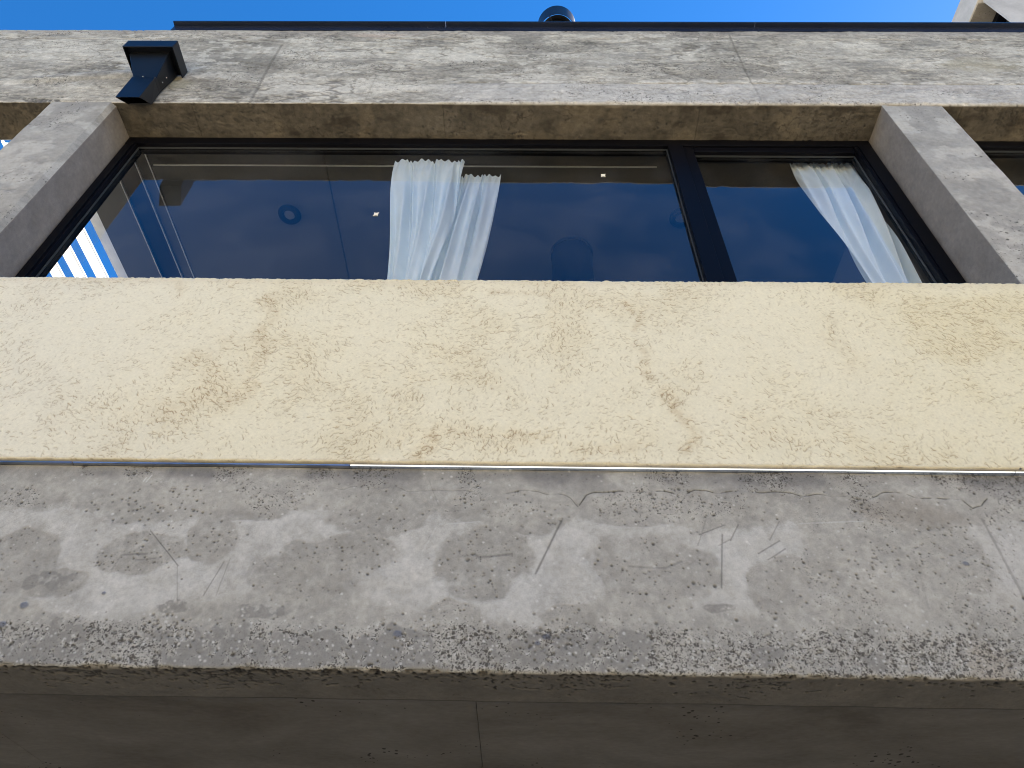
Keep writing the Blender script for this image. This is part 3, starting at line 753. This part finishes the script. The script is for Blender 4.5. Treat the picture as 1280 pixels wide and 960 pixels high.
    wc = np.abs(fbm(U, V, .11, 4, 2) - .5); br = cmix(br, (.05, .04, .03), (1 - sstep(.004, .020, wc)) * sstep(.42, .56, fbm(U, V, .45, 3, 7)) * .85)
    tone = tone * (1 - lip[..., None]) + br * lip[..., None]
    g = np.zeros_like(U)
    for x in (-.496, 1.058, -2.033, -5.3, 2.62, 4.2, -3.6):
        C.path(g, [(x, H + .005), (x + .004, H + .24)], .002, .6, .006, int(abs(x) * 10))
    u, v = sample_pts(rs, 2500, -4.2, 4.1, H, H + .24, lambda u, v: .1 + .9 * sstep(.5, .66, fbm(u, v, .14, 3, 6)))
    C.pits(pore, list(zip(u, v)), rs.uniform(.003, .008, len(u)), rs.uniform(.4, 1, len(u)))
    tone = cmix(tone, (.03, .025, .02), g * lip); tone = cmix(tone, (.05, .045, .038), np.clip(pore, 0, 1) * .85)
    depth += g * .004 + pore * .005
    chip = sstep(.58, .78, fbm(U, V * 0 + 3.0, .06, 5, 1)) * (np.exp(-((V - H) / .010) ** 2)); depth += chip * .010
    pdf = np.clip(.14 + .55 * sstep(.42, .70, fbm(U, V, .15, 4, 2, 2.5)) - .5 * lip, 0, 1)
    core = [(-HX, HX, D + .03, D + .258, Z_LB + .02, Z_LT)]
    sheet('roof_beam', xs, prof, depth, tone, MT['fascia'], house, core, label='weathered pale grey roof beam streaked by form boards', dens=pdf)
build_fascia()

# ---- columns --------------------------------------------------------------------
def build_column(x0, x1, dense=True):
    """front, both reveals with chamfered arrises as one relief sheet running round the column"""
    rs = np.random.RandomState(int(abs(x0) * 100))
    zt, zb = Z_LB + .004, Z_ST
    dp = .26; ch = .004; chr_ = .024 if x0 < 0 else .005
    st = .008 if dense else .05
    # profile round the column: from back-left to front to back-right
    a = np.arange(dp, ch, -st); b = np.arange(x0 + ch, x1 - chr_, st); c = np.arange(chr_, dp + .001, st)
    path = [(x0, D + q, -1, 0) for q in a] + [(x0, D + ch, -1, 0), (x0 + ch * .3, D + ch * .3, -.7, -.7), (x0 + ch, D, 0, -1)] + [(q, D, 0, -1) for q in b[1:]] + [(x1 - chr_, D, 0, -1), (x1 - chr_ + .001, D + .001, .3, -.7), (x1 - chr_ * .45, D + chr_ * .5, .7, -.7), (x1 - .001, D + chr_ - .001, .8, -.3), (x1, D + chr_, 1, 0)] + [(x1, D + q, 1, 0) for q in c[1:]]
    P = np.array(path, dtype=np.float32)
    seg = np.concatenate([[0], np.cumsum(np.hypot(np.diff(P[:, 0]), np.diff(P[:, 1])))])
    zs = np.arange(zt, zt - 1.75, -st)
    zs = np.concatenate([zs, [zb]])
    S_, ZZ = np.meshgrid(seg + x0 * 3, zs)
    S_ = S_.astype(np.float32); ZZ = ZZ.astype(np.float32)
    lo = fbm(S_, ZZ, .3, 5, 2); md = fbm(S_, ZZ, .07, 5, 5); fi = fbm(S_, ZZ, .02, 3, 1)
    tone = np.array([.365, .352, .312], dtype=np.float32)[None, None] * (.86 + .35 * (lo - .5) + .30 * (md - .5) + .2 * (fi - .5))[..., None]
    tone = cmix(tone, (.52, .50, .44), sstep(.50, .66, fbm(S_, ZZ, .12, 4, 4)) * .5)
    cr = (1 - sstep(.003, .010, np.abs(fbm(S_, ZZ, .10, 3, 3, 2.2) - .5))) * sstep(.5, .62, fbm(S_, ZZ, .2, 3, 1))
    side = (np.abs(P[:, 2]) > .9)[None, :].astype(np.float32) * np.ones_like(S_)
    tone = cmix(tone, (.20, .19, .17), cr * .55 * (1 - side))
    tone = cmix(tone, (.205, .175, .150), side * .85)  # reveals darker and browner: their shade put into the tone
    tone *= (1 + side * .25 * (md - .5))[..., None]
    # front darker towards the top, below the beam
    top = 1 - sstep(.02, .22, zt - ZZ + .1 * (md - .5)); tone = cmix(tone, (.27, .26, .235), top * .45 * (1 - side))
    pden = (.16 + .5 * sstep(.52, .7, fbm(S_, ZZ, .2, 2, 6))) * (1 - .7 * side)
    depth = (.5 - md) * .004 + (.5 - lo) * .006 + cr * .002
    nr, nc = S_.shape
    co = np.empty((nr, nc, 3), dtype=np.float32)
    co[..., 0] = P[None, :, 0] - P[None, :, 2] * depth; co[..., 1] = P[None, :, 1] - P[None, :, 3] * depth; co[..., 2] = ZZ
    idx = np.arange(nr * nc).reshape(nr, nc)
    q = np.stack([idx[:-1, :-1], idx[1:, :-1], idx[1:, 1:], idx[:-1, 1:]], axis=-1).reshape(-1, 4)
    me = bpy.data.meshes.new('column')
    me.from_pydata(co.reshape(-1, 3).tolist(), [], q.tolist())
    me.polygons.foreach_set('use_smooth', np.ones(len(q), dtype=bool))
    at = me.attributes.new('tone', 'FLOAT_COLOR', 'POINT')
    at.data.foreach_set('color', np.concatenate([np.clip(tone, 0, 1).reshape(-1, 3), pden.reshape(-1, 1)], axis=1).astype(np.float32).ravel())
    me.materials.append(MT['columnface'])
    o = bpy.data.objects.new('column', me); link(o, house)
    return o
CL = (-2.886, -2.495); CR = (2.140, 2.500)
build_column(*CL); build_column(*CR)
for x in (-7.5, -12.2, 7.1, 12.0):
    build_column(x, x + .38, False)

# ---- coping on top of the roof beam ------------------------------------------------
cxs = [-2.575, -.58, 1.66, 3.9, 6.2, 9.4, HX]
for a, b in zip(cxs[:-1], cxs[1:]):
    bm = bmesh.new(); g = .0012
    ys = [D + .30, D + .006, D - .004, D - .004, D - .034, D - .035, D + .30]
    zz = [Z_LT + .001, Z_LT + .001, Z_LT + .002, Z_LT + .078, Z_LT + .080, Z_LT + .094, Z_LT + .105]
    loft(bm, [[(a + g, y, z) for y, z in zip(ys, zz)], [(b - g, y, z) for y, z in zip(ys, zz)]])
    obj('coping', bm, MT['coping'], house)
bx('roof_slab', -2.9, HX, D + .262, D + 8.0, Z_LB + .10, Z_LB + .22, MT['column'], house)

# ---- rear and side envelope ----------------------------------------------------------
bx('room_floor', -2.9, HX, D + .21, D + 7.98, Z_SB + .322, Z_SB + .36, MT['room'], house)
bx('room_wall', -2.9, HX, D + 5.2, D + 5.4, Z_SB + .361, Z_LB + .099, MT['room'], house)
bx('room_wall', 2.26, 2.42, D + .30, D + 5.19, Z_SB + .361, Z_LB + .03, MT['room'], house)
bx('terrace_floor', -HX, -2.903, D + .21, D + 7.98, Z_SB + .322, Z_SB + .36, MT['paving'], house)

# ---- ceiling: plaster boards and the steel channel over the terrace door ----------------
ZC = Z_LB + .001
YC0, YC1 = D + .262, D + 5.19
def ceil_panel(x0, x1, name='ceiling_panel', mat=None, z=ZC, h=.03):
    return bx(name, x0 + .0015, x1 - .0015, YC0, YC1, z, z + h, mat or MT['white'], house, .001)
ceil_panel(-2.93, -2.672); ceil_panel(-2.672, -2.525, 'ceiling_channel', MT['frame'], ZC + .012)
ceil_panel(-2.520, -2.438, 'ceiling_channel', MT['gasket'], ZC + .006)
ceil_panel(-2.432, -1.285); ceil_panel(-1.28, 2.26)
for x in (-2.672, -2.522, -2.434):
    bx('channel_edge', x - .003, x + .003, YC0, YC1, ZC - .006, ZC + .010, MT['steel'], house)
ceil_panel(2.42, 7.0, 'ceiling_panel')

# ---- windows ----------------------------------------------------------------------
def build_window(x0, x1, mx, label):
    """x0..x1 opening, mx = left edge of the mullion; sill hidden by the parapet"""
    w = empty_part('window', label)
    zt = Z_LB - .001; zb = Z_SB + .37
    YF = D + .222
    bm = bmesh.new()
    box(bm, x0, x1, YF, YF + .075, zt - .078, zt, .003)                     # head
    obj('window_frame', bm, MT['frame'], w)
    for a, b in ((x0 + .001, x0 + .076), (x1 - .110, x1 - .001)):
        bm = bmesh.new(); box(bm, a, b, YF + .002, YF + .076, zb, zt - .079, .003)
        box(bm, a + .022, b - .016, YF - .006, YF + .003, zb, zt - .079, .001)
        obj('window_frame', bm, MT['frame'], w)
    bm = bmesh.new(); box(bm, x0 + .078, x1 - .112, YF + .002, YF + .074, zb, zb + .09, .003); obj('window_frame', bm, MT['frame'], w)
    bm = bmesh.new(); box(bm, mx, mx + .088, YF - .004, YF + .074, zb + .091, zt - .079, .003); obj('mullion', bm, MT['frame'], w)
    bm = bmesh.new(); box(bm, mx + .092, mx + .155, YF + .012, YF + .085, zb + .091, zt - .079, .003); obj('sash_stile', bm, MT['frame'], w)
    bm = bmesh.new(); box(bm, mx + .157, x1 - .113, YF + .012, YF + .084, zt - .132, zt - .0795, .003); obj('sash_rail', bm, MT['frame'], w)
    # panes (sealed units with two leaves)
    for (a, b, t, yy) in ((x0 + .070, mx + .004, zt - .074, YF + .040), (mx + .150, x1 - .105, zt - .128, YF + .052)):
        bm = bmesh.new(); vs = [bm.verts.new(q) for q in ((a, yy, zb + .08), (b, yy, zb + .08), (b, yy, t), (a, yy, t))]; bm.faces.new(vs)
        # visible front leaf; the pane's edge is buried in the frame
        obj('pane', bm, MT['glass'], w)
    # gaskets
    for (a, b, t, yy) in ((x0 + .076, mx, zt - .078, YF + .026), (mx + .155, x1 - .110, zt - .132, YF + .038)):
        bm = bmesh.new(); g = .005
        box(bm, a, b, yy, yy + .010, t - g, t); box(bm, a, a + g, yy, yy + .010, zb + .09, t - g - .0005); box(bm, b - g, b, yy, yy + .010, zb + .09, t - g - .0005)
        obj('gasket', bm, MT['gasket'], w)
    return w
def empty_part(name, label):
    o = bpy.data.objects.new(name, None); o.empty_display_size = .2
    o.location = (0, D + .25, Z_LB); link(o, house); o['label'] = label
    o.matrix_parent_inverse = Matrix.Translation(-Vector(house.location))
    return o
def fix_sub(o):  # parts of the window keep world coordinates
    return o
_link = link
def link(o, parent=None):
    COL.objects.link(o)
    if parent is not None:
        o.parent = parent
        loc = Vector(parent.location); o.matrix_parent_inverse = Matrix.Translation(-loc)
    return o
bpy.context.view_layer.update()
win = build_window(CL[1] + .005, CR[0] - .005, .885, 'wide black framed window with one mullion and pale curtains behind')
win2 = build_window(CR[1] + .005, 7.095, 5.9, 'window in the bay right of the right column')
for i, (px, py, r) in enumerate(((470, 267.5, .022), (754, 219, .022))):
    yy = D + .2575; x, z = onY(px, py, yy)
    bm = bmesh.new()
    rr = [.45, 1, .5, .9, .45, 1.0, .5, .85]
    pts = [(x + r * q * math.cos(k * math.pi / 4), yy, z + r * q * 1.1 * math.sin(k * math.pi / 4)) for k, q in enumerate(rr)]
    loft(bm, [pts, [(a, yy + .0015, c) for a, b, c in pts]])
    obj('sticker', bm, MT['sticker'], win)

# ================================================================== CURTAINS AND TRACKS
def build_curtain(label, xt0, xt1, xb0, xb1, zt, yc, seed, folds=8, lean=0.0, group='white curtains behind the wide window'):
    rs = np.random.RandomState(seed)
    zb = Z_SB + .40
    nu, nv = 170, 130
    ph = rs.rand(6) * 6.28
    us = np.linspace(0, 1, nu); bm = bmesh.new(); rows = []
    zcut = 1.27                                   # distance down the cloth at which xb is given
    for j in range(nv):
        v = j / (nv - 1) * (zt - zb)
        g = min(1.0, v / zcut)
        g = g ** 1.25
        a = xt0 + (xb0 - xt0) * g; b = xt1 + (xb1 - xt1) * g
        if v > zcut: k = (v - zcut) * .04; a += k; b -= k
        row = []
        for i, u in enumerate(us):
            amp = .006 + .042 * min(1, v / .40)
            dr = u + .045 * math.sin(2.2 * v + ph[0]) + lean * v
            f = math.sin(folds * 6.28 * dr + ph[1] + 1.3 * math.sin(3.1 * u * 6.28 + ph[2]))
            f += .45 * math.sin(folds * 1.9 * 6.28 * (dr + .02 * math.sin(4 * v)) + ph[3])
            f += .25 * math.sin(folds * .5 * 6.28 * dr + ph[4] + v)
            pl = math.sin(folds * 4.6 * 6.28 * u + ph[5]) * max(0, 1 - v / .30)
            y = yc + amp * f * .64 + .007 * pl
            sag = .022 * (.5 + .5 * math.sin(folds * 1.3 * 6.28 * u + ph[2]) + .3 * math.sin(folds * 2.7 * 6.28 * u)) * max(0, 1 - v / .3)
            tw = .010 * math.cos(folds * 6.28 * dr + ph[1])
            row.append(bm.verts.new((a + (b - a) * u + tw, y, zt - v - sag * (1 if j < 30 else 0))))
        rows.append(row)
    for r0, r1 in zip(rows[:-1], rows[1:]):
        for i in range(nu - 1): bm.faces.new((r0[i], r1[i], r1[i + 1], r0[i + 1]))
    o = obj('curtain', bm, MT['cloth'], None, smooth=True)
    tag(o, label, 'curtain', group)
    return o
build_curtain('left leaf of the central white curtain pair, hanging in front of the other', -.800, -.362, -.700, -.488, Z + 4.15, D + .318, 3, 2.9, -.20)
build_curtain('right leaf of the central white curtain pair, partly behind the other', -.440, -.155, -.560, -.258, Z + 4.13, D + .405, 8, 2.1, -.14)
build_curtain('white curtain bunched at the right end of the wide window', 1.66, 2.05, 1.752, 2.012, Z + 4.20, D + .345, 15, 2.8, .18)
for y, z, lab in ((D + .318, Z_LB - .030, 'thin pale curtain track nearest the glass'), (D + .405, Z_LB - .030, 'thin pale curtain track set further inside the room')):
    bm = bmesh.new(); box(bm, -2.40, 2.10 if y < D + .35 else .85, y - .003, y + .003, z + .010, z + .022, .001)
    t = obj('curtain_track', bm, MT['whitemetal']); tag(t, lab, 'curtain track', 'curtain tracks')

# ================================================================== CEILING LIGHTS AND STOVE FLUE
def downlight(px, py, label):
    x, y = onZ(px, py, ZC)
    e = empty('ceiling_light', (x, y, ZC), label, 'ceiling light', 'round recessed ceiling lights')
    bm = bmesh.new(); ro, ri = .078, .038
    loft(bm, [ringpts(x, y, ZC - .001, ro), ringpts(x, y, ZC - .014, ro - .006), ringpts(x, y, ZC - .014, ri), ringpts(x, y, ZC - .001, ri)], False)
    obj('bezel', bm, MT['bezel'], e, True)
    bm = bmesh.new(); loft(bm, [ringpts(x, y, ZC - .002, ri - .001), ringpts(x, y, ZC - .009, ri - .004)]); obj('lens', bm, MT['lens'], e)
downlight(362, 268, 'round dark ringed downlight seen left of the central curtains')
downlight(851, 272, 'round downlight seen just left of the window mullion')
fx, fy = .342, D + 1.09
fl = empty('stove_flue', (fx, fy, Z_SB + .37), 'dark round stove pipe reaching the ceiling behind the glass', 'flue pipe')
bm = bmesh.new(); loft(bm, [ringpts(fx, fy, Z_SB + .9, .142), ringpts(fx, fy, ZC - .03, .142)]); obj('pipe', bm, MT['flue'], fl, False)
bm = bmesh.new(); loft(bm, [ringpts(fx, fy, ZC - .028, .147), ringpts(fx, fy, ZC - .002, .152)]); obj('ceiling_collar', bm, MT['flue'], fl, False)
bm = bmesh.new(); box(bm, fx - .35, fx + .35, fy - .3, fy + .3, Z_SB + .37, Z_SB + .9, .01); obj('stove_body', bm, MT['flue'], fl)

# ================================================================== CHIMNEY COWL ON THE ROOF
cx_, cy_ = .372, D + 1.215
zc0 = onY(697, 17.5, cy_ - .225)[1]; zc1 = onY(697, 7, cy_ - .225)[1]
ch = empty('chimney_cowl', (cx_, cy_, Z_LB + .4), 'round black metal chimney cowl rising over the roof edge', 'chimney')
bm = bmesh.new(); loft(bm, [ringpts(cx_, cy_, Z_LB + .40, .145, 48), ringpts(cx_, cy_, zc0 + .05, .145, 48)], False); obj('flue_pipe', bm, MT['black'], ch, True)
bm = bmesh.new()
loft(bm, [ringpts(cx_, cy_, zc0, .226, 64), ringpts(cx_, cy_, zc1, .226, 64), ringpts(cx_, cy_, zc1, .221, 64), ringpts(cx_, cy_, zc0, .221, 64), ringpts(cx_, cy_, zc0, .226, 64)], False)
obj('cowl_band', bm, MT['black'], ch, False)
bm = bmesh.new(); loft(bm, [ringpts(cx_ + .006, cy_ + .012, zc0 + .10, .196, 48), ringpts(cx_ + .006, cy_ + .012, zc0 + .16, .05, 48)]); obj('rain_cap', bm, MT['black'], ch)
for k in range(3):
    a = k * 2.094 + .6
    bm = bmesh.new(); box(bm, -.006, .006, .14, .224, zc0 + .02, zc0 + .05); bmesh.ops.rotate(bm, verts=bm.verts, cent=(0, 0, 0), matrix=Matrix.Rotation(a, 3, 'Z')); bmesh.ops.translate(bm, verts=bm.verts, vec=(cx_, cy_, 0))
    obj('bracket', bm, MT['black'], ch)

# ================================================================== RAIN SCUPPER ON THE ROOF BEAM
sc = empty('rain_scupper', (-2.35, D, Z + 4.2), 'black sheet metal rain scupper with tapered hopper and short square spout on the roof beam', 'rain scupper')
def prism(bm, rings):
    loft(bm, rings)
x0, x1, yf, z0, z1 = -2.512, -2.197, 1.700, Z + 4.600, Z + 4.698
def rect(xa, xb, ya, yb, z, zb=None): return [(xa, ya, z), (xb, ya, z), (xb, yb, zb if zb else z), (xa, yb, zb if zb else z)]
yb = D - .004
bm = bmesh.new(); t = .006
box(bm, x0, x1, yf, yf + t, z0, z1, .0015)
box(bm, x0, x0 + t, yf + t + .0005, yb, z0, z1, .0015); box(bm, x1 - t, x1, yf + t + .0005, yb, z0, z1, .0015)
box(bm, x0 + t, x1 - t, yf + t, yb, z0 + .040, z0 + .046)
obj('collar', bm, MT['black'], sc)
bm = bmesh.new()
loft(bm, [rect(-2.484, -2.240, 1.746, yb - .002, z0 + .040), rect(-2.484, -2.240, 1.746, yb - .002, z0 - .002), rect(-2.402, -2.258, 1.806, yb - .002, Z + 4.392), rect(-2.402, -2.258, 1.806, yb - .002, Z + 4.36)])
bmesh.ops.bevel(bm, geom=bm.edges[:], offset=.002, segments=1, affect='EDGES')
obj('hopper', bm, MT['black'], sc)
bm = bmesh.new()
sx0, sx1 = -2.392, -2.250
out = [rect(sx0 - .010, sx1 - .010, 1.799, yb - .004, Z + 4.386), rect(sx0, sx1, 1.800, yb - .004, Z + 4.098, Z + 4.205)]
inn = [rect(sx0 + .006, sx1 - .006, 1.806, yb - .010, Z + 4.105, Z + 4.208), rect(sx0, sx1 - .012, 1.806, yb - .010, Z + 4.36)]
rings = [[bm.verts.new(q) for q in r] for r in (out[0], out[1], inn[0], inn[1])]
for a, b in zip(rings[:-1], rings[1:]):
    for i in range(4): bm.faces.new((a[i], a[(i + 1) % 4], b[(i + 1) % 4], b[i]))
bm.faces.new(rings[0]); bm.faces.new(rings[3])
bmesh.ops.recalc_face_normals(bm, faces=bm.faces[:])
obj('spout', bm, MT['black'], sc)
for k, (sx, sz) in enumerate(((-2.335, 4.383), (-2.236, 4.47), (-2.236, 4.40))):
    bm = bmesh.new(); bmesh.ops.create_icosphere(bm, subdivisions=1, radius=.004)
    bmesh.ops.translate(bm, verts=bm.verts, vec=(sx, 1.797 if k == 0 else 1.84, Z + sz)); obj('rivet', bm, MT['steel'], sc)

# ================================================================== PERGOLA OVER THE LEFT TERRACE
pg = empty('pergola', (-4.5, D + 2.2, Z_SB + .36), 'pergola roof of white translucent strips over the terrace left of the window', 'pergola')
zp = Z_LB + .012
master = None
xs_ = [-2.966, -3.130, -3.294, -3.458] + [-3.622 - .164 * k for k in range(24)]
for i, x in enumerate(xs_):
    if master is None:
        bm = bmesh.new()
        pr_ = [(-.068, .060), (-.062, .040), (-.044, 0), (-.015, -.003), (.015, -.003), (.042, 0), (.044, .012)]   # shallow translucent gutter strip
        va = [[bm.verts.new((a, y, b)) for a, b in pr_] for y in (0, 2.3, 4.6)]
        for r0, r1 in zip(va[:-1], va[1:]):
            for k in range(len(pr_) - 1): bm.faces.new((r0[k], r0[k + 1], r1[k + 1], r1[k]))
        master = obj('roof_slat', bm, MT['slat'], pg); master.parent = pg; o = master
    else:
        o = master.copy(); COL.objects.link(o); o.parent = pg
    o.matrix_parent_inverse = Matrix.Identity(4)
    o.location = Vector((x, D + .268, zp)) - Vector(pg.location)
for y in (D + 4.6,):
    bm = bmesh.new(); box(bm, -7.4, -2.94, y, y + .1, zp - .16, zp - .003, .004); obj('beam', bm, MT['frame'], pg)
for x in (-3.25, -5.2, -7.35):
    bm = bmesh.new(); box(bm, x, x + .09, D + 4.61, D + 4.70, Z_SB + .36, zp - .161, .004); obj('post', bm, MT['frame'], pg)

# ================================================================== UPPER WING AT THE RIGHT
wg = empty('upper_wing', (9, D + 4, Z_LB + .4), 'pale concrete upper storey with overhanging roof and side window above the roof at right', 'building')
WY = 3.2; wx, wzb = 5.967, Z + 10.355; wzt = Z + 10.776
bx('soffit', wx + .02, 12.38, WY + .05, 9.78, wzb - .012, wzb - .001, MT['soffit'], wg)
bx('front_wall', wx + .06, 12.4, WY, WY + .025, Z_LB + .401, wzb - .013, MT['wing'], wg, .006)
bx('roof', wx - .001, 12.402, WY - .001, 9.8, wzb, wzt, MT['wing'], wg, .008)
bx('side_wall', 6.40, 6.60, WY + .282, 9.6, Z_LB + .401, wzb - .75, MT['soffit'], wg)
bx('window_head', 6.27, 6.40, WY + .05, 6.9, wzb - .10, wzb - .013, MT['frame'], wg, .003)
for k in range(3):
    bx('window_stile', 6.33, 6.39, WY + .30 + k * 1.6, WY + .36 + k * 1.6, wzb - .75, wzb - .101, MT['whitemetal'] if k == 0 else MT['frame'], wg)
bx('window_pane', 6.355, 6.365, WY + .29, 6.9, wzb - .75, wzb - .101, MT['glass'], wg)
bx('wing_core', 6.75, 12.3, WY + .30, 9.5, Z_LB + .401, wzb - .02, MT['room'], wg)

# ================================================================== GROUND AND STREET
def ground(name, x0, x1, y0, y1, z, mat, th=None):
    bm = bmesh.new()
    if th: box(bm, x0, x1, y0, y1, z - th, z)
    else: bm.faces.new([bm.verts.new(q) for q in ((x0, y0, z), (x1, y0, z), (x1, y1, z), (x0, y1, z))])
    o = obj(name, bm, mat); o['kind'] = 'structure'; return o
ground('ground', -1500, 1500, -1500, 1500, -.14, MT['earth'])
ground('road', -300, 300, -9.5, -2.6, -.13, MT['bounce_paving'])
ground('pavement', -300, 300, -2.6, D + 2.7, 0, MT['paving'], .13)
ground('far_pavement', -300, 300, -12.4, -9.5, -.001, MT['paving'], .13)
op = empty('opposite_house', (0, -13, 0), 'two storey ochre rendered house across the street', 'house')
bm = bmesh.new(); box(bm, -16, 16, -20, -12.6, 0, 6.4); obj('wall', bm, MT['render'], op)
bx('roof', -16.3, 16.3, -20.3, -12.3, 6.402, 6.62, MT['paving'], op)
for k in range(8):
    for zz in (1.0, 4.0):
        x = -14 + k * 4
        bx('window', x - .7, x + .7, -12.64, -12.57, zz, zz + 1.5, MT['frame'], op)
print('tris', sum(len(o.data.loops) - 2 * len(o.data.polygons) for o in bpy.data.objects if o.type == 'MESH'))
